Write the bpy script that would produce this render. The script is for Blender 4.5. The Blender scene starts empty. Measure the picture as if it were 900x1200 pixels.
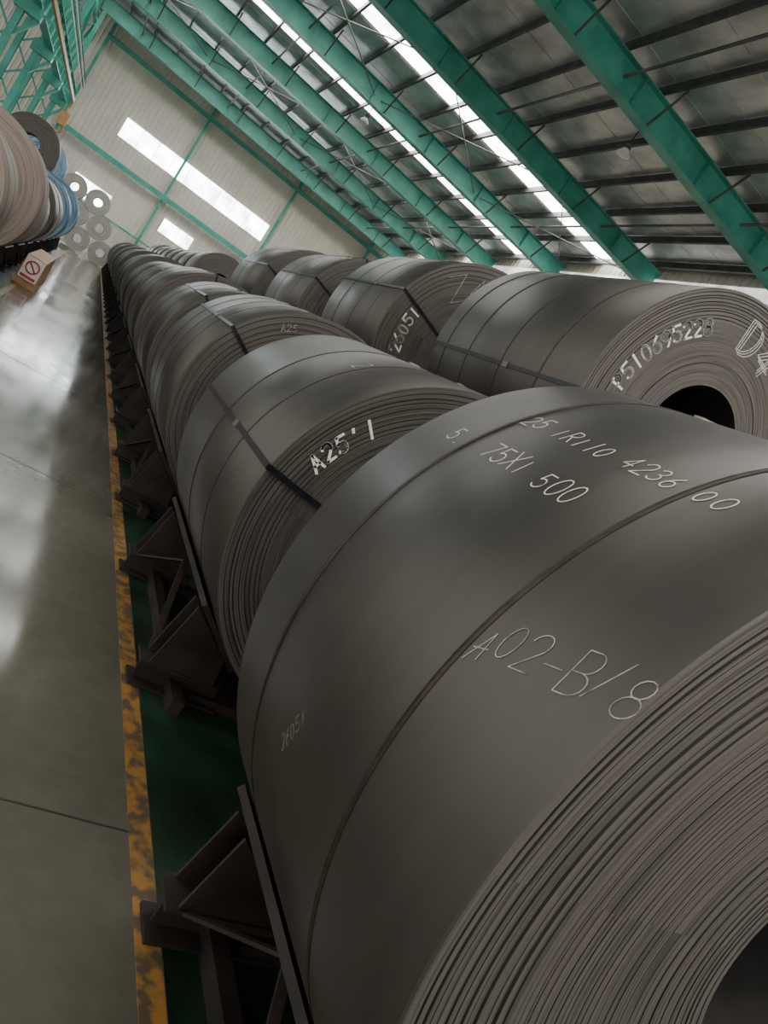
import bpy, math, random
from mathutils import Vector, Matrix
random.seed(7)
scene = bpy.context.scene
H = 1.58
# ------------------------------------------------------------------ camera
f = 850.0
vY = Vector((115-450, 270-600, f))
s = 0.67
X = (f*f - 330*(s*335-330)) / (335 + 330*s)
Yv = s*X + s*335 - 330
vX = Vector((X, Yv, f))
dY = vY.normalized()
dX = (vX - vX.dot(dY)*dY).normalized()
dZ = dX.cross(dY)
cam_d = bpy.data.cameras.new('camera'); cam = bpy.data.objects.new('camera', cam_d)
scene.collection.objects.link(cam); scene.camera = cam
cam_d.sensor_fit = 'VERTICAL'; cam_d.sensor_height = 36; cam_d.lens = f/1200*36
cam_d.clip_start = 0.02; cam_d.clip_end = 300
r = Vector((dX.x, dY.x, dZ.x)); u = -Vector((dX.y, dY.y, dZ.y)); b = -Vector((dX.z, dY.z, dZ.z))
M = Matrix(((r.x, u.x, b.x, 0), (r.y, u.y, b.y, 0), (r.z, u.z, b.z, H), (0, 0, 0, 1)))
cam.matrix_world = M

# ------------------------------------------------------------------ materials
def newmat(name):
    m = bpy.data.materials.new(name); m.use_nodes = True
    nt = m.node_tree; bs = nt.nodes['Principled BSDF']
    return m, nt, bs
def N(nt, t, **k):
    n = nt.nodes.new(t)
    for a, v in k.items(): setattr(n, a, v)
    return n
def ramp(nt, src, stops):
    c = N(nt, 'ShaderNodeValToRGB')
    el = c.color_ramp.elements
    while len(el) < len(stops): el.new(0.5)
    for e, (p, col) in zip(el, stops):
        e.position = p; e.color = (*col, 1) if len(col) == 3 else col
    nt.links.new(src, c.inputs[0]); return c
def noise_mat(name, c1, c2, scale=5, rough=0.6, metal=0.0, bump=0.0, detail=6, lo=.35, hi=.65, rr=None, stretch=None, bscale=None):
    m, nt, bs = newmat(name)
    tc = N(nt, 'ShaderNodeTexCoord'); mp = N(nt, 'ShaderNodeMapping')
    nt.links.new(tc.outputs['Object'], mp.inputs[0])
    if stretch: mp.inputs['Scale'].default_value = stretch
    n = N(nt, 'ShaderNodeTexNoise'); n.inputs['Scale'].default_value = scale; n.inputs['Detail'].default_value = detail
    nt.links.new(mp.outputs[0], n.inputs['Vector'])
    c = ramp(nt, n.outputs['Fac'], [(lo, c1), (hi, c2)])
    nt.links.new(c.outputs[0], bs.inputs['Base Color'])
    bs.inputs['Roughness'].default_value = rough; bs.inputs['Metallic'].default_value = metal
    if rr:
        mr = N(nt, 'ShaderNodeMapRange'); mr.inputs[1].default_value = .3; mr.inputs[2].default_value = .7
        mr.inputs[3].default_value = rr[0]; mr.inputs[4].default_value = rr[1]
        nt.links.new(n.outputs['Fac'], mr.inputs[0]); nt.links.new(mr.outputs[0], bs.inputs['Roughness'])
    if bump:
        n2 = n
        if bscale:
            n2 = N(nt, 'ShaderNodeTexNoise'); n2.inputs['Scale'].default_value = bscale; n2.inputs['Detail'].default_value = 4
            nt.links.new(mp.outputs[0], n2.inputs['Vector'])
        bp = N(nt, 'ShaderNodeBump'); bp.inputs['Strength'].default_value = bump; bp.inputs['Distance'].default_value = .02
        nt.links.new(n2.outputs['Fac'], bp.inputs['Height']); nt.links.new(bp.outputs[0], bs.inputs['Normal'])
    return m
def polar(nt):
    tc = N(nt, 'ShaderNodeTexCoord'); sp = N(nt, 'ShaderNodeSeparateXYZ')
    nt.links.new(tc.outputs['Object'], sp.inputs[0])
    def m(op, a, b_=None):
        n = N(nt, 'ShaderNodeMath', operation=op)
        for i, v in enumerate((a, b_)):
            if v is None: continue
            if isinstance(v, (int, float)): n.inputs[i].default_value = v
            else: nt.links.new(v, n.inputs[i])
        return n.outputs[0]
    rr = m('SQRT', m('ADD', m('MULTIPLY', sp.outputs[0], sp.outputs[0]), m('MULTIPLY', sp.outputs[2], sp.outputs[2])))
    ang = m('ARCTAN2', sp.outputs[2], sp.outputs[0])
    return tc, sp, rr, ang, m
def coil_outer(name, ca, cb, metal=.6, r0=.38, r1=.45):
    m_, nt, bs = newmat(name)
    tc, sp, rr, ang, m = polar(nt)
    cx = N(nt, 'ShaderNodeCombineXYZ')
    nt.links.new(m('MULTIPLY', sp.outputs[1], 9.0), cx.inputs[0]); nt.links.new(m('MULTIPLY', ang, .7), cx.inputs[1])
    n = N(nt, 'ShaderNodeTexNoise'); n.inputs['Scale'].default_value = 1.0; n.inputs['Detail'].default_value = 5
    nt.links.new(cx.outputs[0], n.inputs['Vector'])
    n2 = N(nt, 'ShaderNodeTexNoise'); n2.inputs['Scale'].default_value = 2.2; n2.inputs['Detail'].default_value = 6; n2.inputs['Roughness'].default_value = .5
    nt.links.new(tc.outputs['Object'], n2.inputs['Vector'])
    fac = m('ADD', m('MULTIPLY', n.outputs['Fac'], .6), m('MULTIPLY', n2.outputs['Fac'], .4))
    c = ramp(nt, fac, [(.30, ca), (.70, cb)])
    nt.links.new(c.outputs[0], bs.inputs['Base Color'])
    mr = N(nt, 'ShaderNodeMapRange'); mr.inputs[1].default_value = .35; mr.inputs[2].default_value = .65
    mr.inputs[3].default_value = r0; mr.inputs[4].default_value = r1
    nt.links.new(n2.outputs['Fac'], mr.inputs[0]); nt.links.new(mr.outputs[0], bs.inputs['Roughness'])
    bs.inputs['Metallic'].default_value = metal
    return m_
def coil_face(name, ca, cb, S=130.0, metal=.35):
    m_, nt, bs = newmat(name)
    tc, sp, rr, ang, m = polar(nt)
    cx = N(nt, 'ShaderNodeCombineXYZ')
    nt.links.new(m('MULTIPLY', rr, S), cx.inputs[0]); nt.links.new(m('MULTIPLY', ang, 1.1), cx.inputs[1])
    n = N(nt, 'ShaderNodeTexNoise'); n.inputs['Scale'].default_value = 1.0; n.inputs['Detail'].default_value = 3
    nt.links.new(cx.outputs[0], n.inputs['Vector'])
    c = ramp(nt, n.outputs['Fac'], [(.30, ca), (.56, cb)])
    nt.links.new(c.outputs[0], bs.inputs['Base Color'])
    bp = N(nt, 'ShaderNodeBump'); bp.inputs['Strength'].default_value = .35; bp.inputs['Distance'].default_value = .004
    nt.links.new(n.outputs['Fac'], bp.inputs['Height']); nt.links.new(bp.outputs[0], bs.inputs['Normal'])
    bs.inputs['Roughness'].default_value = .5; bs.inputs['Metallic'].default_value = metal
    return m_
def emis(name, col, st):
    m, nt, bs = newmat(name)
    tc = N(nt, 'ShaderNodeTexCoord')
    n = N(nt, 'ShaderNodeTexNoise'); n.inputs['Scale'].default_value = 1.3; n.inputs['Detail'].default_value = 5
    nt.links.new(tc.outputs['Object'], n.inputs['Vector'])
    mr = N(nt, 'ShaderNodeMapRange'); mr.inputs[1].default_value = .3; mr.inputs[2].default_value = .65; mr.inputs[3].default_value = st*.35; mr.inputs[4].default_value = st*1.3
    nt.links.new(n.outputs['Fac'], mr.inputs[0]); nt.links.new(mr.outputs[0], bs.inputs['Emission Strength'])
    bs.inputs['Base Color'].default_value = (.8, .8, .8, 1)
    bs.inputs['Emission Color'].default_value = (*col, 1)
    return m

mOuter = coil_outer('hot_rolled_steel', (.060, .054, .048), (.090, .081, .072))
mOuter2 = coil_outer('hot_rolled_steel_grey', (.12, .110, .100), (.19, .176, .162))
mFace = coil_face('coil_edge_steel', (.042, .036, .031), (.122, .107, .093))
mGap = noise_mat('wrap_gap_steel', (.018, .015, .013), (.036, .031, .027), rough=.7)
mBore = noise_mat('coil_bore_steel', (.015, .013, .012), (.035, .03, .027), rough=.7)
mStrap = noise_mat('strap_steel', (.022, .015, .011), (.045, .03, .02), scale=20, rough=.5, metal=.3)
mStrapB = noise_mat('strap_black', (.010, .011, .015), (.022, .025, .032), scale=20, rough=.35, metal=.4)
mChalk = noise_mat('chalk_mark', (.24, .22, .19), (.66, .63, .57), scale=45, rough=.9, lo=.24, hi=.46)
mChalkF = noise_mat('faint_chalk_mark', (.12, .108, .096), (.42, .385, .345), scale=35, rough=.9, lo=.32, hi=.54)
mPaint = noise_mat('white_stencil_paint', (.35, .33, .3), (.85, .82, .77), scale=50, rough=.8, lo=.26, hi=.42)
mPale = coil_outer('bright_steel', (.22, .205, .19), (.38, .36, .335), .4)
mPaleF = coil_face('bright_edge_steel', (.16, .145, .13), (.42, .39, .36), S=60)
mTan = coil_outer('wrapped_steel', (.18, .14, .12), (.27, .22, .185), .1, .6, .75)
mTanF = coil_face('wrapped_face', (.19, .145, .12), (.29, .23, .195), S=30, metal=.1)
mBlue = coil_outer('blue_wrap', (.02, .10, .22), (.06, .21, .38), .1)
mBlueF = coil_face('blue_wrap_face', (.04, .13, .26), (.28, .43, .52), S=22, metal=.1)
mGreen = noise_mat('green_paint_steel', (.035, .25, .19), (.065, .36, .28), scale=1.3, rough=.42, detail=5)
mPurl = noise_mat('galvanised_purlin', (.05, .055, .055), (.10, .105, .10), scale=2, rough=.5, metal=.4)
mFoil = noise_mat('foil_insulation', (.38, .39, .395), (.65, .655, .65), scale=1.6, rough=.38, metal=.6, bump=.8, bscale=3.0, stretch=(1, .55, 1))
mWall = noise_mat('cream_cladding', (.55, .51, .44), (.62, .58, .51), scale=.5, rough=.6)
mRust = noise_mat('saddle_steel', (.008, .006, .005), (.026, .015, .011), scale=6, rough=.6, bump=.3)
mSky = emis('translucent_sheet', (1, .98, .94), 15.0)
mWin = emis('window_glass', (.88, .95, 1), 13.0)
mWinR = emis('wall_light_sheet', (1, .98, .94), 1.0)
mYb = noise_mat('orange_block_paint', (.28, .15, .06), (.42, .25, .11), scale=4, rough=.6)
mWhite = noise_mat('sign_white', (.7, .7, .68), (.8, .8, .78), rough=.5)
mRed = noise_mat('sign_red', (.55, .03, .02), (.65, .05, .03), rough=.5)
mYel = noise_mat('crane_ochre', (.30, .17, .06), (.45, .27, .10), rough=.5)

# ------------------------------------------------------------------ mesh builder
class MB:
    def __init__(s): s.v = []; s.f = []; s.m = []; s.s = []; s.mats = []
    def mi(s, m):
        if m not in s.mats: s.mats.append(m)
        return s.mats.index(m)
    def quad(s, pts, m, smooth=False):
        i = len(s.v); s.v += [tuple(p) for p in pts]; s.f.append(tuple(range(i, i+len(pts)))); s.m.append(s.mi(m)); s.s.append(smooth)
    def box(s, lo, hi, m):
        x0, y0, z0 = lo; x1, y1, z1 = hi
        i = len(s.v)
        s.v += [(x0,y0,z0),(x1,y0,z0),(x1,y1,z0),(x0,y1,z0),(x0,y0,z1),(x1,y0,z1),(x1,y1,z1),(x0,y1,z1)]
        for q in ((0,3,2,1),(4,5,6,7),(0,1,5,4),(1,2,6,5),(2,3,7,6),(3,0,4,7)):
            s.f.append(tuple(i+k for k in q)); s.m.append(s.mi(m)); s.s.append(False)
    def hexa(s, p, m):
        i = len(s.v); s.v += [tuple(a) for a in p]
        for q in ((0,3,2,1),(4,5,6,7),(0,1,5,4),(1,2,6,5),(2,3,7,6),(3,0,4,7)):
            s.f.append(tuple(i+k for k in q)); s.m.append(s.mi(m)); s.s.append(False)
    def bar(s, a, b_, w, h, m, up=(0,0,1)):
        a = Vector(a); b_ = Vector(b_); d = (b_-a).normalized(); up = Vector(up)
        if abs(d.dot(up)) > .98: up = Vector((1,0,0))
        sd = d.cross(up).normalized(); uu = sd.cross(d)
        P = [a-sd*w/2-uu*h/2, a+sd*w/2-uu*h/2, b_+sd*w/2-uu*h/2, b_-sd*w/2-uu*h/2,
             a-sd*w/2+uu*h/2, a+sd*w/2+uu*h/2, b_+sd*w/2+uu*h/2, b_-sd*w/2+uu*h/2]
        s.hexa(P, m)
    def ibeam(s, a, b_, depth, fw, t, m, up=(0,0,1)):
        a = Vector(a); b_ = Vector(b_); d = (b_-a).normalized(); upv = Vector(up)
        sd = d.cross(upv).normalized(); uu = sd.cross(d)
        s.bar(a, b_, t, depth, m, up)
        for k in (1, -1):
            o = uu*(depth/2)*k
            s.bar(a+o, b_+o, fw, t*1.3, m, up)
    def tube(s, a, b_, rad, m, n=8):
        a = Vector(a); b_ = Vector(b_); d = (b_-a).normalized(); up = Vector((0,0,1)) if abs(d.z) < .9 else Vector((1,0,0))
        sd = d.cross(up).normalized(); uu = sd.cross(d)
        i = len(s.v)
        for c in (a, b_):
            for k in range(n):
                t = 2*math.pi*k/n; s.v.append(tuple(c+sd*math.cos(t)*rad+uu*math.sin(t)*rad))
        for k in range(n):
            s.f.append((i+k, i+(k+1) % n, i+n+(k+1) % n, i+n+k)); s.m.append(s.mi(m)); s.s.append(True)
        s.f.append(tuple(i+k for k in range(n))); s.m.append(s.mi(m)); s.s.append(False)
        s.f.append(tuple(i+n+k for k in reversed(range(n)))); s.m.append(s.mi(m)); s.s.append(False)
    def lathe(s, prof, seg, mats_, smooths, closed=True):
        n = len(prof); i = len(s.v)
        for (rr, yy) in prof:
            for k in range(seg):
                t = 2*math.pi*k/seg; s.v.append((rr*math.cos(t), yy, rr*math.sin(t)))
        for j in range(n if closed else n-1):
            j2 = (j+1) % n
            for k in range(seg):
                k2 = (k+1) % seg
                s.f.append((i+j*seg+k, i+j2*seg+k, i+j2*seg+k2, i+j*seg+k2)); s.m.append(s.mi(mats_[j])); s.s.append(smooths[j])
    def obj(s, name, loc=(0,0,0), parent=None):
        me = bpy.data.meshes.new(name); me.from_pydata(s.v, [], s.f)
        for m in s.mats: me.materials.append(m)
        me.polygons.foreach_set('material_index', s.m); me.polygons.foreach_set('use_smooth', s.s)
        me.update()
        o = bpy.data.objects.new(name, me); o.location = loc; scene.collection.objects.link(o)
        if parent: o.parent = parent
        return o

# ------------------------------------------------------------------ stroke font
def arc(cx, cy, rx, ry, a0, a1, n=10):
    return [(cx+rx*math.cos(math.radians(a0+(a1-a0)*i/n)), cy+ry*math.sin(math.radians(a0+(a1-a0)*i/n))) for i in range(n+1)]
G = {
 '0': [arc(.3,.5,.27,.5,90,450,16)], '1': [[(.3,1),(.32,0)]], 'I': [[(.12,.8),(.32,1),(.32,0)]],
 '2': [arc(.3,.72,.26,.28,170,-30,9)+[(.03,0),(.58,0)]],
 '3': [arc(.28,.75,.25,.25,150,-90,8)+arc(.28,.26,.28,.26,90,-150,9)],
 '4': [[(.42,0),(.42,1),(.02,.32),(.6,.32)]],
 '5': [[(.54,1),(.1,1),(.06,.56)]+arc(.27,.33,.29,.31,110,-150,9)],
 '6': [[(.46,1),(.2,.7)]+arc(.3,.28,.26,.28,150,-210,14)],
 '7': [[(.02,1),(.58,1),(.22,0)]],
 '8': [arc(.3,.76,.22,.24,-90,270,12)+arc(.3,.27,.28,.27,90,-270,14)],
 '9': [arc(.3,.7,.26,.28,0,360,14)+[(.5,.3),(.3,0)]],
 'A': [[(0,0),(.3,1),(.6,0)],[(.12,.36),(.48,.36)]],
 'a': [[(0,-.1),(.35,1),(.5,0)],[(.0,.36),(.6,.42)]],
 'R': [[(.05,0),(.05,1)]+arc(.3,.75,.25,.25,90,-90,8)+[(.05,.5)],[(.25,.5),(.58,0)]],
 'P': [[(.05,0),(.05,1)]+arc(.3,.75,.25,.25,90,-90,8)+[(.05,.5)]],
 'B': [[(.05,0),(.05,1)]+arc(.3,.75,.22,.25,90,-90,8)+[(.05,.5)]+arc(.3,.25,.27,.25,90,-90,8)+[(.05,0)]],
 'D': [[(.05,0),(.05,1)]+arc(.2,.5,.38,.5,90,-90,10)+[(.05,0)]],
 'X': [[(0,0),(.58,1)],[(0,1),(.58,0)]], '.': [[(.2,0),(.26,.06)]], '-': [[(.05,.5),(.5,.5)]],
 '/': [[(.05,0),(.45,1)]], "'": [[(.25,1),(.22,.8)]], 'S': [arc(.3,.75,.25,.25,40,270,9)+arc(.3,.25,.27,.25,90,-140,9)],
 'E': [[(.55,1),(.05,1),(.05,0),(.55,0)],[(.05,.5),(.45,.5)]], 'T': [[(0,1),(.6,1)],[(.3,1),(.3,0)]],
 'G': [arc(.32,.5,.28,.5,50,330,12)+[(.56,.45),(.34,.45)]], 'J': [[(.5,1),(.5,.3)]+arc(.28,.26,.22,.26,0,-160,7)],
 'Z': [[(.02,1),(.58,1),(.02,0),(.6,0)]], ' ': [],
}
def draw_text(mb, txt, h, w, fmap, m=None, adv=.82, slant=.12, jit=.05, double=False, mat=None, rot=0):
    m = mat or m
    rnd = random.Random(txt); cr, sr = math.cos(math.radians(rot)), math.sin(math.radians(rot))
    fm = lambda a, c: fmap(a*cr-c*sr, a*sr+c*cr)
    x = 0
    for ch in txt:
        dy = rnd.uniform(-jit, jit)*h; sc = 1+rnd.uniform(-jit, jit)*1.5
        polys = G.get(ch, [])
        if double: polys = polys+[[(a+.09, c-.05) for a, c in p] for p in polys]+[[(a-.07, c+.05) for a, c in p] for p in polys]
        for pl in polys:
            pts = [((x+a*sc+slant*c)*h, c*h*sc+dy) for a, c in pl]
            for (a, b_) in zip(pts, pts[1:]):
                dx, dy2 = b_[0]-a[0], b_[1]-a[1]; L = math.hypot(dx, dy2) or 1e-6
                nx, ny = -dy2/L*w/2, dx/L*w/2; ex, ey = dx/L*w*.35, dy2/L*w*.35
                mb.quad([fm(a[0]-ex+nx, a[1]-ey+ny), fm(a[0]-ex-nx, a[1]-ey-ny), fm(b_[0]+ex-nx, b_[1]+ey-ny), fm(b_[0]+ex+nx, b_[1]+ey+ny)], m)
        x += adv if ch != '.' else .45
def surf_map(R, th_deg, y0):
    th0 = math.radians(th_deg)
    def fm(uu, vv):
        t = th0 - vv/R; rr = R+.0018
        return (rr*math.cos(t), y0-uu, rr*math.sin(t))
    return fm
def face_map(r0, th_deg, yoff):
    th0 = math.radians(th_deg)
    def fm(uu, vv):
        t = th0 - uu/r0; rr = r0+vv
        return (rr*math.cos(t), yoff, rr*math.sin(t))
    return fm

# ------------------------------------------------------------------ coils
APEX = -.082
def zc(R): return APEX+1.305*R
def coil(x, y0, y1, R, ri=.3, z=None, seg=112, n=12, mo=None, mf=None, straps=None, axial=(), texts=(), tele=.004, name='steel_coil'):
    mo = mo or mOuter; mf = mf or mFace
    if z is None: z = zc(R)+.004
    W = y1-y0; rnd = random.Random(int(x*100+y0*37))
    mb = MB(); prof = []; ms = []; ss = []
    def add(p, m, sm): prof.append(p); ms.append(m); ss.append(sm)
    add((R-.004, 0), mo, False)
    add((R, .004), mo, True); add((R, W-.004), mo, False); add((R-.004, W), mf, False)
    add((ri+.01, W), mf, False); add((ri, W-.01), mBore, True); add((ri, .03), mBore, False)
    edges = [R-.004]
    rr = R-.004
    wts = [rnd.uniform(.7, 1.3)*(1.5 if i < n*.22 else .85) for i in range(n)]; sw = sum(wts)
    for w_ in wts[:-1]:
        rr -= w_/sw*(R-.004-ri); edges.append(rr)
    edges.append(ri)
    edges = edges[::-1]
    for a, b_ in zip(edges, edges[1:]):
        o = rnd.uniform(0, tele)
        deep = b_ > ri+(R-ri)*.72 or rnd.random() < .12
        if not deep: o *= .35
        if b_ > R-.01: o = 0
        g = min(.004, (b_-a)*.3) if deep else .001
        add((a+g, o+.012), mGap, False); add((a+g, o), mf, False)
        if b_ < R-.01: add((b_, o), mGap, False)
    mb.lathe(prof, seg, ms, ss)
    if straps is None: straps = [W*.3, W*.7]
    for sy in straps:
        sw_ = .016
        mb.lathe([(R, sy-sw_/2), (R+.002, sy-sw_/2), (R+.002, sy+sw_/2), (R, sy+sw_/2)], seg, [mStrap]*4, [False, True, False, False], closed=False)
        t = math.radians(rnd.uniform(88, 112))
        c, s_ = math.cos(t), math.sin(t)
        a = Vector((c*(R+.004), sy, s_*(R+.004))); tg = Vector((-s_, 0, c))
        mb.bar(a-tg*.03, a+tg*.03, .032, .008, mPale if seg > 130 else mStrap, up=(c, 0, s_))
    for th in axial:
        t = math.radians(th); c, s_ = math.cos(t), math.sin(t); nrm = Vector((c, 0, s_)); tg = Vector((-s_, 0, c))
        a = nrm*(R+.005)
        mb.bar(a+Vector((0, -.008, 0)), a+Vector((0, W+.004, 0)), .026, .006, mStrapB, up=(c, 0, s_))
        mb.bar(nrm*(R+.006)+Vector((0, -.008, 0)), nrm*(ri+.0)+Vector((0, -.008, 0)), .026, .005, mStrapB, up=(0, 1, 0))
        mb.bar(nrm*(R+.009)+Vector((0, W*.4, 0)), nrm*(R+.009)+Vector((0, W*.4+.06, 0)), .036, .008, mOuter2, up=(c, 0, s_))
    for tx in texts:
        kw = tx[6] if len(tx) > 6 else {}
        if tx[0] == 's': draw_text(mb, tx[1], tx[2], tx[3], surf_map(R, tx[4], tx[5]-y0), mChalk, **kw)
        else: draw_text(mb, tx[1], tx[2], tx[3], face_map(tx[4], tx[5], -.0015), mPaint, **kw)
    return mb.obj(name, (x, y0, z))

X1 = 1.785; X2 = 4.495; XU = (X1+X2)/2
row1 = [(.66, 1.85, .975), (2.7, 4.4, .875), (5.2, 6.9, .9), (7.7, 9.5, .88), (10.3, 12.2, .91), (13.0, 14.8, .88), (15.5, 17.3, .86),
        (18.1, 19.8, .9), (20.6, 22.3, .86), (23, 24.8, .9), (25.6, 27.2, .88), (28, 29.7, .9), (30.5, 32.2, .86), (33, 34.7, .9), (35.4, 37, .88), (38, 39.6, .9), (40.4, 42, .88)]
row2 = [(.7, 2.3, .93), (2.9, 4.5, .97), (5.1, 6.8, .90), (7.5, 9.3, .92), (10, 11.8, .92), (12.5, 14.3, .90), (15.2, 17, .9),
        (18, 19.8, .92), (20.6, 22.3, .92), (23, 24.8, .92), (25.6, 27.2, .9), (28, 29.7, .9), (30.5, 32.2, .9), (33, 34.7, .9), (35.4, 37, .88), (38, 39.6, .9), (40.4, 42, .88)]
for i, (a, b_, R) in enumerate(row1):
    kw = {}
    if i == 0:
        kw = dict(z=H-.440, seg=256, n=74, tele=.006, straps=[1.0-a, 1.6-a], texts=[
            ('s', '25 1R110 4236 00', .050, .0032, 139.5, 1.585, dict(adv=.86, jit=.09)),
            ('s', '5.', .056, .0032, 149.5, 1.70), ('s', '75X1 500', .060, .0032, 149.0, 1.52, dict(adv=.8, jit=.08)),
            ('s', 'a02-B/8', .072, .0022, 169, .985, dict(adv=.70, slant=.3, jit=.16, rot=18, mat=mChalkF)),
            ('s', '26051', .035, .0014, 199, 1.36, dict(mat=mChalkF, rot=60))])
    elif i == 1:
        kw = dict(seg=200, n=40, tele=.009, straps=[.5, 1.0], axial=(172,), texts=[
            ('f', "A25'1", .075, .012, .71, 164), ('s', 'Z', .09, .004, 132, 3.3)])
    elif i == 2:
        kw = dict(seg=160, n=24, tele=.01, straps=[.5, .9, 1.3], axial=(150,), texts=[('f', 'A25', .05, .004, .77, 128, dict(mat=mChalkF))])
    elif i < 6: kw = dict(axial=(random.choice([110, 140, 160]),))
    coil(X1, a, b_, R, **kw)
for i, (a, b_, R) in enumerate(row2): coil(X2, a, b_, R)
def ztop(a, b_, R):
    best = 0
    for row, xx in ((row1[1:], X1), (row2, X2)):
        for (c, d, Rl) in row:
            if c < b_ and d > a:
                q = (R+Rl+.006)**2-(XU-xx)**2
                best = max(best, zc(Rl)+.004+math.sqrt(q))
    return best
rowU = [(3.2, 5.05, .87), (6.1, 7.8, .93), (9.0, 10.9, .9), (11.8, 14.0, .93), (21.0, 22.6, .80), (23.4, 25, .78), (25.8, 27.4, .78), (28.2, 29.8, .78), (30.6, 32.2, .78), (33, 34.6, .78), (35.4, 37, .78), (37.8, 39.4, .78), (40.1, 41.7, .78)]
for i, (a, b_, R) in enumerate(rowU):
    kw = {}
    if i == 0: kw = dict(ri=.345, seg=200, n=44, tele=.004, straps=[.4, .85, 1.3, 1.65], axial=(190, 8), texts=[
            ('f', 'P510695228', .088, .0125, .62, 181, dict(adv=.74, slant=0, jit=.01)), ('f', 'D4', .19, .005, .57, 102, dict(double=True, mat=mChalk)),
            ])
    elif i == 1: kw = dict(seg=160, n=28, tele=.01, straps=[.4, .8, 1.3], axial=(165,), texts=[
            ('f', '26051', .10, .015, .66, 200, dict(slant=0)), ('f', 'Z4', .22, .005, .6, 140, dict(mat=mChalkF)), ('s', 'S600 4ET6J', .06, .010, 118, 7.6, dict(slant=0))])
    elif i == 2: kw = dict(seg=140, n=20, axial=(165, 120), tele=.01)
    elif i == 3: kw = dict(axial=(165,), n=20)
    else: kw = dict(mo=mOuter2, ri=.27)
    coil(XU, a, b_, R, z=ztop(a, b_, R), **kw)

# left side rows (across the aisle)
XL = -1.75; XL2 = XL-2.0
rowL = [(8.8, 10.2, .9, mTan, mTanF), (11.9, 13.3, 1.0, mTan, mTanF), (14.1, 15.6, .92, mTan, mTanF), (16.4, 18, .85, mPale, mPaleF), (18.6, 20.2, .9, mOuter, mFace), (21, 22.6, .9, mPale, mPaleF),
        (23.4, 25, .98, mBlue, mBlueF), (26, 27.4, .92, mPale, mPaleF), (28.4, 30, 1.05, mBlue, mBlueF), (31, 32.5, .9, mBlue, mBlueF), (33.5, 35, .8, mPale, mPaleF)]
rowL2 = [(11.9, 13.4, .9), (14.2, 15.8, .9), (16.5, 18.1, .9), (18.9, 20.5, .9), (21.2, 22.8, .9), (24, 25.6, .9), (26.4, 28.2, .9), (28.9, 30.4, .9), (31.5, 33.5, .9)]
for (a, b_, R, mo, mf) in rowL: coil(XL, a, b_, R, mo=mo, mf=mf, n=10, seg=96)
for (a, b_, R) in rowL2: coil(XL2, a, b_, R, n=8, seg=80, mo=mPale, mf=mPaleF)
for (a, b_, R, mo, mf) in [(26.5, 27.3, .85, mOuter, mFace), (31.6, 33.2, .85, mBlue, mBlueF)]:
    Rl = .92
    coil((XL+XL2)/2, a, b_, R, z=zc(Rl)+math.sqrt((R+Rl+.01)**2-1.0), mo=mo, mf=mf, n=10, seg=96)
# stacked narrow slit coils at the end of the aisle
sr = .62; gx = 1.27; dzs = math.sqrt((2*sr+.004)**2-(gx/2)**2)
for lvl, cnt in ((0, 4), (1, 3), (2, 2)):
    for k in range(cnt):
        x = .62-gx*k-gx/2*lvl
        coil(x, 43.0+.05*k, 44.1+.05*k, sr, ri=.22, z=sr+.006+lvl*dzs, mo=mPale, mf=mPaleF, n=8, seg=72, straps=[.5], name='slit_coil')

# ------------------------------------------------------------------ saddles
T40 = math.tan(math.radians(40)); C40 = math.cos(math.radians(40)); S40 = math.sin(math.radians(40))
def saddle(x, a, b_, AP=APEX):
    mb = MB(); L = b_-a
    for k in (-1, 1):
        d0, d1 = .42, .70
        th = .025
        def P(d, off, y):
            return (k*(d+off*S40), y, AP+T40*d-off*C40)
        mb.hexa([P(d0, th, .02), P(d1, th, .02), P(d1, th, L-.02), P(d0, th, L-.02), P(d0, 0, .02), P(d1, 0, .02), P(d1, 0, L-.02), P(d0, 0, L-.02)], mRust)
        nb = 2 if L < 1.9 else 3
        for j in range(nb):
            y = .14+(L-.28)*j/(nb-1)
            z0 = .012
            e = .80
            mb.box((min(k*.36, k*e), y-.07, z0-.006), (max(k*.36, k*e), y+.07, z0+.008), mRust)
            mb.box((min(k*.38, k*(e-.02)), y-.006, z0+.008), (max(k*.38, k*(e-.02)), y+.006, z0+.11), mRust)
            mb.box((min(k*.42, k*e), y-.07, z0+.11), (max(k*.42, k*e), y+.07, z0+.122), mRust)
            zt = AP+T40*.69-.04
            for yy in (y-.06, y+.05):
                p = [(k*.44, yy, z0+.122), (k*.76, yy, z0+.122), (k*.705, yy, zt), (k*.46, yy, AP+T40*.46-.04)]
                q = [(c[0], yy+.010, c[2]) for c in p]
                mb.quad(p, mRust); mb.quad(q[::-1], mRust)
                for t in range(4):
                    mb.quad([p[t], q[t], q[(t+1) % 4], p[(t+1) % 4]], mRust)
        mb.box((min(k*.56, k*.62), -.05, .002), (max(k*.56, k*.62), L+.05, .07), mRust)
        mb.bar((k*.74, .22, .14), (k*.66, L*.5, .40), .03, .010, mRust)
        mb.bar((k*.74, L-.22, .14), (k*.66, L*.5, .40), .03, .010, mRust)
    mb.box((-.5, .10, .003), (.5, .20, .05), mRust); mb.box((-.5, L-.20, .003), (.5, L-.10, .05), mRust)
    mb.obj('coil_saddle', (x, a, 0))
for i, (a, b_, R) in enumerate(row1): saddle(X1, a+(.15 if i else 0), b_-.05, APEX if i else -.142)
for (a, b_, R) in row2: saddle(X2, a+.1, b_-.05)
for (a, b_, *_r) in rowL: saddle(XL, a+.05, b_-.05)
for (a, b_, R) in rowL2: saddle(XL2, a+.05, b_-.05)

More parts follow.
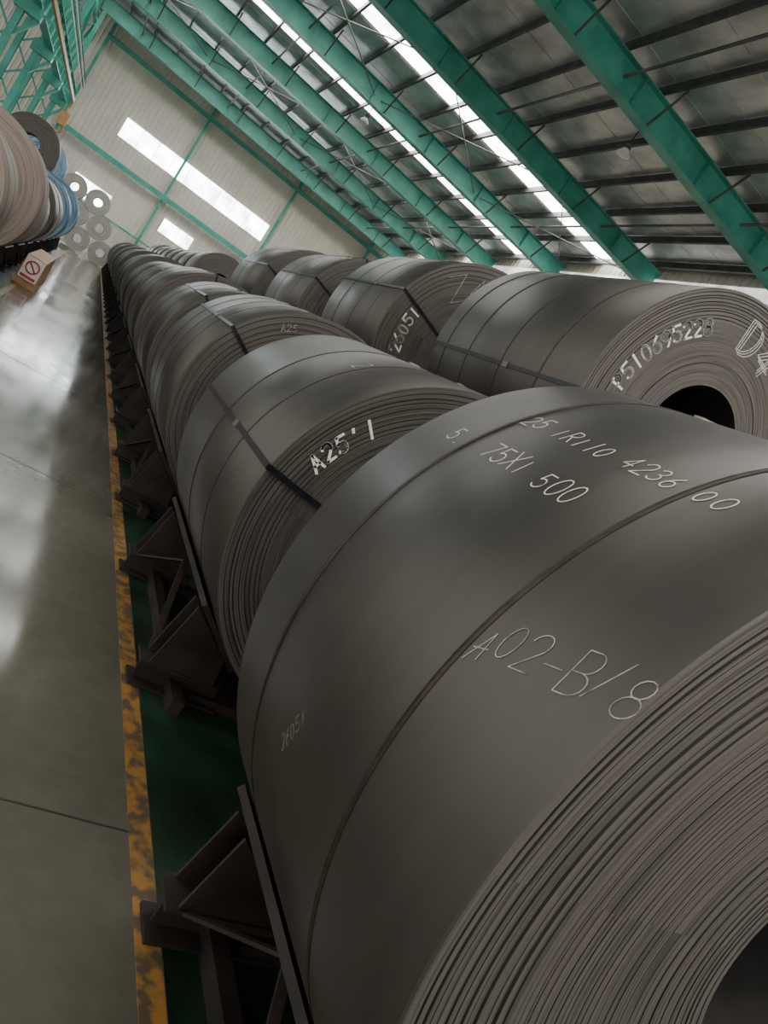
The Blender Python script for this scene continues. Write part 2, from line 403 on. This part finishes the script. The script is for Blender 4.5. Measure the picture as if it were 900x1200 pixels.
# ------------------------------------------------------------------ floor
Y0, YW = -14.0, 52.0; XLW, XRW = -18.0, 16.8
m, nt, bs = newmat('polished_concrete')
tc = N(nt, 'ShaderNodeTexCoord')
n1 = N(nt, 'ShaderNodeTexNoise'); n1.inputs['Scale'].default_value = .6; n1.inputs['Detail'].default_value = 4; n1.inputs['Roughness'].default_value = .5
n2 = N(nt, 'ShaderNodeTexNoise'); n2.inputs['Scale'].default_value = 9; n2.inputs['Detail'].default_value = 8; n2.inputs['Roughness'].default_value = .7
n3 = N(nt, 'ShaderNodeTexNoise'); n3.inputs['Scale'].default_value = 1.6; n3.inputs['Detail'].default_value = 8; n3.inputs['Roughness'].default_value = .65
mpg = N(nt, 'ShaderNodeMapping'); mpg.inputs['Scale'].default_value = (1, .35, 1)
nt.links.new(tc.outputs['Object'], mpg.inputs[0]); nt.links.new(mpg.outputs[0], n1.inputs['Vector']); nt.links.new(tc.outputs['Object'], n2.inputs['Vector']); nt.links.new(mpg.outputs[0], n3.inputs['Vector'])
ad = N(nt, 'ShaderNodeMath', operation='ADD'); nt.links.new(n1.outputs['Fac'], ad.inputs[0])
ml = N(nt, 'ShaderNodeMath', operation='MULTIPLY'); ml.inputs[1].default_value = .45; nt.links.new(n2.outputs['Fac'], ml.inputs[0]); nt.links.new(ml.outputs[0], ad.inputs[1])
c = ramp(nt, ad.outputs[0], [(.5, (.080, .074, .056)), (.95, (.145, .136, .106))])
nt.links.new(c.outputs[0], bs.inputs['Base Color'])
mr = N(nt, 'ShaderNodeMapRange'); mr.inputs[1].default_value = .35; mr.inputs[2].default_value = .65; mr.inputs[3].default_value = .08; mr.inputs[4].default_value = .20
nt.links.new(n3.outputs['Fac'], mr.inputs[0]); nt.links.new(mr.outputs[0], bs.inputs['Roughness'])
bs.inputs['IOR'].default_value = 1.65
bp = N(nt, 'ShaderNodeBump'); bp.inputs['Strength'].default_value = .12; bp.inputs['Distance'].default_value = .01
nt.links.new(n3.outputs['Fac'], bp.inputs['Height']); nt.links.new(bp.outputs[0], bs.inputs['Normal'])
mConc = m
mb = MB(); mb.box((XLW, Y0, -.2), (XRW+.2, YW+.2, 0), mConc); mb.obj('floor')
mGF = noise_mat('green_floor_paint', (.006, .017, .009), (.014, .042, .022), scale=2.5, rough=.35, rr=(.25, .45))
mb = MB(); mb.box((1.05, Y0, 0), (5.5, 46, .002), mGF); mb.box((-4.4, 4, 0), (-.72, 46, .002), mGF); mb.obj('floor_painted_bay')
mYL = noise_mat('worn_yellow_line', (.09, .065, .04), (.33, .16, .03), scale=14, rough=.5, lo=.44, hi=.56, detail=12)
mb = MB(); mb.box((.965, Y0, 0), (1.045, 46, .003), mYL); mb.box((-.72, 4, 0), (-.64, 46, .003), mYL); mb.obj('floor_line')
mJ = noise_mat('floor_joint_fill', (.015, .013, .011), (.03, .026, .022))
mb = MB()
for k in range(-4, 15):
    y = 2.02+3.2*k; mb.box((-4.4 if y < 4 else -.64, y-.004, 0), (.965, y+.004, .0015), mJ)
mb.obj('floor_joint')

# ------------------------------------------------------------------ shell
def rz(x): return H+10.95-.022*x if x > -6 else H+10.95+.132-.10*(-6-x)
mb = MB()
for (xa, xb) in ((XLW, -6), (-6, XRW)):
    za, zb = rz(xa-1e-4), rz(xb if xb != -6 else -6.0001)
    if xa == -6: za = rz(-5.9999)
    mb.hexa([(xa, Y0, za), (xb, Y0, zb), (xb, YW, zb), (xa, YW, za), (xa, Y0, za+.15), (xb, Y0, zb+.15), (xb, YW, zb+.15), (xa, YW, za+.15)], mFoil)
mb.obj('ceiling')
mb = MB()
y = Y0+.5
while y < YW:
    mb.bar((-6, y, rz(-5.999)-.004), (XRW, y, rz(XRW)-.004), .02, .014, mFoil)
    y += 1.2
mb.obj('trim_roof_seams')
mb = MB(); x = XRW-.5
while x > XLW:
    z = rz(x)-.13
    mb.bar((x, Y0, z), (x, YW-.02, z), .02, .22, mPurl)
    mb.bar((x+.035, Y0, z-.11), (x+.035, YW-.02, z-.11), .08, .015, mPurl)
    x -= 1.45
mb.obj('roof_purlins')
RAF = [4.2-12.8, 4.2-6.4, 4.2, 10.6, 17.0, 23.4, 29.8, 36.2, 42.6, 49.0]
for y in RAF:
    mb = MB()
    dpt = .78
    for (xa, xb) in ((-6, XRW-.02), (XLW, -6)):
        a = Vector((xa, y, rz(xa+1e-4 if xa == -6 else xa)-.26-dpt/2)); b_ = Vector((xb, y, rz(xb-1e-4 if xb == -6 else xb)-.26-dpt/2))
        mb.ibeam(a, b_, dpt, .38, .02, mGreen)
        L = b_.x-a.x; k = 0
        while k*2.9 < L:
            t = k*2.9/L; p = a.lerp(b_, t)
            mb.box((p.x-.012, y-.19, p.z-dpt/2), (p.x+.012, y+.19, p.z+dpt/2), mGreen); k += 1
        k = 0
        while .7+k*2.9 < L:
            p = a.lerp(b_, (.7+k*2.9)/L)
            for sgn in (-1, 1):
                mb.bar((p.x, y+sgn*.15, p.z-dpt/2+.03), (p.x, y+sgn*.95, p.z+dpt/2+.08), .05, .05, mPurl)
            k += 1
    mb.obj('roof_rafter')
mb = MB()
for (ya, yb) in ((23.4, 29.8), (36.2, 42.6), (4.2, 10.6)):
    for xs in (-5, 0.5, 6, 11.5):
        for (xa, xb) in ((xs, xs+5.2), (xs+5.2, xs)):
            mb.tube((xa, ya, rz(xa)-.7), (xb, yb, rz(xb)-.7), .022, mPurl, 6)
for xs in (-3, 2.5, 8, 13.5):
    for ya, yb in zip(RAF[2:], RAF[3:]):
        mb.tube((xs, ya+.02, rz(xs)-.62), (xs, yb-.02, rz(xs)-.62), .04, mPurl, 8)
mb.obj('roof_bracing')
mb = MB()
for (y, w) in ((26.2, 1.7), (33.2, 1.1), (39.2, 1.3), (45.8, 1.4), (7.4, 1.2), (-2.5, 1.6), (-8, 1.6)):  # strips overhead and behind the camera are unseen, added as key light
    mb.hexa([(-5.8, y-w/2, rz(-5.8)-.03), (XRW-.1, y-w/2, rz(XRW)-.03), (XRW-.1, y+w/2, rz(XRW)-.03), (-5.8, y+w/2, rz(-5.8)-.03),
             (-5.8, y-w/2, rz(-5.8)-.005), (XRW-.1, y-w/2, rz(XRW)-.005), (XRW-.1, y+w/2, rz(XRW)-.005), (-5.8, y+w/2, rz(-5.8)-.005)], mSky)
mb.obj('window_roof_light_and_fill')
mb = MB(); mb.box((XLW, YW, 0), (XRW+.2, YW+.2, H+11.1), mWall)
x = XLW+.1
while x < XRW:
    mb.hexa([(x, YW-.035, 0), (x+.05, YW-.035, 0), (x+.09, YW, 0), (x-.04, YW, 0), (x, YW-.035, rz(x)-.02), (x+.05, YW-.035, rz(x)-.02), (x+.09, YW, rz(x)-.02), (x-.04, YW, rz(x)-.02)], mWall)
    x += .3
mb.obj('wall_back')
mb = MB(); mb.box((XRW, Y0, 0), (XRW+.2, YW, H+10.75), mWall)
y = Y0+.1
while y < YW:
    mb.box((XRW-.035, y, 0), (XRW, y+.07, H+10.5), mWall); y += .35
mb.obj('wall_right')
mb = MB(); mb.box((XRW-.05, Y0, H+9.6), (XRW-.037, YW-.1, H+10.1), mWinR); mb.obj('window_3')
def win(nm, x0, x1, z0, z1):
    mb = MB(); mb.box((x0, YW-.06, H+z0), (x1, YW-.045, H+z1), mWin)
    for (a, b_) in (((x0-.06, z0-.06), (x1+.06, z0)), ((x0-.06, z1), (x1+.06, z1+.06)), ((x0-.06, z0), (x0, z1)), ((x1, z0), (x1+.06, z1))):
        mb.box((a[0], YW-.1, H+a[1]), (b_[0], YW-.04, H+b_[1]), mWall)
    xx = x0+1.1
    while xx < x1: mb.box((xx, YW-.075, H+z0), (xx+.03, YW-.058, H+z1), mWall); xx += 1.1
    mb.obj(nm)
win('window_1', -1.7, 8.6, 5.45, 6.65)
win('window_2', -2.6, -.3, 1.1, 2.2)
win('window_4', 2.9, 5.0, 2.1, 3.0)
mb = MB()
for x in (-4.6, 2.2, 8.9, 15.2):
    mb.ibeam((x, YW-.25, 0), (x, YW-.25, rz(x)-.3), .16, .16, .02, mGreen, up=(0, 1, 0))
mb.bar((-4.6, YW-.45, H+4.0), (XRW, YW-.45, H+4.0), .14, .3, mGreen)
mb.bar((-4.6, YW-.45, H+.9), (XRW, YW-.45, H+.9), .1, .12, mGreen)
mb.bar((-4.6, YW-.3, H+9.7), (XRW, YW-.3, H+9.6), .15, .25, mGreen)
mb.obj('wall_frame')
# left column line with crane runway (one structure)
mb = MB()
for y in [10.6, 17.0, 23.4, 29.8, 36.2, 42.6, 49.0]:
    for xo in (-.35, .35):
        mb.ibeam((-5.4+xo, y, 0), (-5.4+xo, y, rz(-5.4)-1.05), .25, .22, .018, mGreen, up=(0, 1, 0))
    z = .4; k = 1
    while z < 11:
        mb.bar((-5.4-.35*k, y, z), (-5.4+.35*k, y, z+.7), .07, .07, mGreen, up=(0, 1, 0)); z += .7; k = -k
    mb.box((-5.3, y-.2, H+4.5), (-4.45, y+.2, H+4.9), mGreen)
    mb.bar((-5.05, y, H+3.6), (-4.5, y, H+4.5), .12, .12, mGreen, up=(0, 1, 0))
    mb.bar((-5.4, y, H+7.6), (-5.4, min(y+2.4, YW-.5), H+9.7), .12, .12, mGreen)
    mb.bar((-5.4, y, H+7.6), (-5.4, y-2.4, H+9.7), .12, .12, mGreen)
mb.bar((-5.4, 9, H+9.7), (-5.4, YW-.5, H+9.7), .2, .3, mGreen)
xr = -4.7; za, zb = H+4.9, H+5.9
mb.ibeam((xr, 9, (za+zb)/2), (xr, YW-.6, (za+zb)/2), 1.0, .35, .025, mGreen)
mb.box((xr-.04, 9, zb+.02), (xr+.04, YW-.6, zb+.1), mPurl)
y = 9.5
while y < YW-.8:
    mb.box((xr-.16, y, za), (xr+.16, y+.015, zb), mGreen); y += 1.6
zz0, zz1 = zb+.3, zb+1.7
for xo in (-.4, -1.0):
    for z in (zz0, zz1): mb.bar((xr+xo, 9, z), (xr+xo, YW-.6, z), .1, .1, mGreen)
    y = 9; k = 0
    while y < YW-1.8:
        mb.bar((xr+xo, y, zz0 if k % 2 else zz1), (xr+xo, y+1.0, zz1 if k % 2 else zz0), .07, .07, mGreen)
        mb.bar((xr+xo, y, zz0), (xr+xo, y, zz1), .05, .05, mGreen)
        y += 1.0; k += 1
for i in range(4):
    mb.tube((xr+.3, 9, zb+.35+i*.14), (xr+.3, YW-.7, zb+.35+i*.14), .025, mPurl if i % 2 else mWhite, 6)
# ochre conductor rail hung from the runway, with cable drop and hook block at its end
xc_, zc_ = -3.75, H+4.55
mb.bar((xc_, 9, zc_), (xc_, 43, zc_), .10, .14, mYel)
for y in [10.6, 17.0, 23.4, 29.8, 36.2, 42.6]:
    mb.bar((-4.55, y, H+4.75), (xc_, y, H+4.75), .08, .1, mGreen)
    mb.bar((xc_, y, H+4.5), (xc_, y, H+4.8), .06, .06, mGreen)
mb.tube((xc_, 42.9, zc_), (xc_, 42.9, zc_-.7), .05, mYel, 8)
mb.box((xc_-.22, 42.75, zc_-1.3), (xc_+.22, 43.05, zc_-.65), mYel)
prev = None
for i in range(11):
    a = math.radians(90-i*27); p = (xc_+.2*math.cos(a), 42.9, zc_-1.5+.2*math.sin(a))
    if prev: mb.tube(prev, p, .05, mYel, 6)
    prev = p
for z in (H+3.0, H+5.2, H+7.4): mb.bar((-12, 9, z), (-12, YW-.5, z), .15, .3, mGreen)
y = 10.6
while y < YW-4:
    mb.bar((-12, y, 0), (-12, y, H+9.6), .3, .3, mGreen)
    mb.bar((-12, y, H+3.0), (-12, y+3.2, H+5.2), .12, .12, mGreen); mb.bar((-12, y+3.2, H+5.2), (-12, min(y+6.4, YW-.6), H+3.0), .12, .12, mGreen)
    y += 6.4
mb.obj('crane_runway')
for (x, y) in ((9.5, 17.6), (6, 30.4), (2.5, 10.2)):
    mb = MB(); z = rz(x)-1.35
    mb.tube((x, y, z), (x, y, rz(x)-.02), .015, mPurl, 6); mb.tube((x, y, z-.02), (x, y, z+.12), .09, mPurl, 12)
    n = 16
    for k in range(n):
        t0, t1 = 2*math.pi*k/n, 2*math.pi*(k+1)/n
        mb.quad([(x+.08*math.cos(t0), y+.08*math.sin(t0), z), (x+.08*math.cos(t1), y+.08*math.sin(t1), z), (x+.2*math.cos(t1), y+.2*math.sin(t1), z-.16), (x+.2*math.cos(t0), y+.2*math.sin(t0), z-.16)], mWhite, True)
    mb.quad([(x+.19*math.cos(2*math.pi*k/n), y+.19*math.sin(2*math.pi*k/n), z-.15) for k in range(n)], mWhite)
    mb.obj('high_bay_lamp')
# barrier block with no-entry sign
mb = MB(); yb = 15.0; xb = -.585
mb.hexa([(xb-.20, yb, 0), (xb+.20, yb, 0), (xb+.20, yb+3.4, 0), (xb-.20, yb+3.4, 0), (xb-.17, yb+.02, .56), (xb+.17, yb+.02, .56), (xb+.17, yb+3.38, .56), (xb-.17, yb+3.38, .56)], mYb)
mb.box((xb-.16, yb-.015, .13), (xb+.16, yb+.0, .55), mWhite)
pr = None
for i in range(17):
    a = 2*math.pi*i/16; p = (xb+.11*math.cos(a), yb-.02, .38+.11*math.sin(a))
    if pr: mb.tube(pr, p, .014, mRed, 5)
    pr = p
mb.tube((xb-.075, yb-.02, .46), (xb+.075, yb-.02, .30), .014, mRed, 5)
mb.box((xb-.13, yb-.022, .16), (xb+.13, yb-.014, .21), mRed)
mb.obj('safety_barrier_block')

# ------------------------------------------------------------------ world
w = bpy.data.worlds.new('world'); scene.world = w; w.use_nodes = True
bg = w.node_tree.nodes['Background']; bg.inputs[0].default_value = (1.0, .97, .92, 1); bg.inputs[1].default_value = 2.1
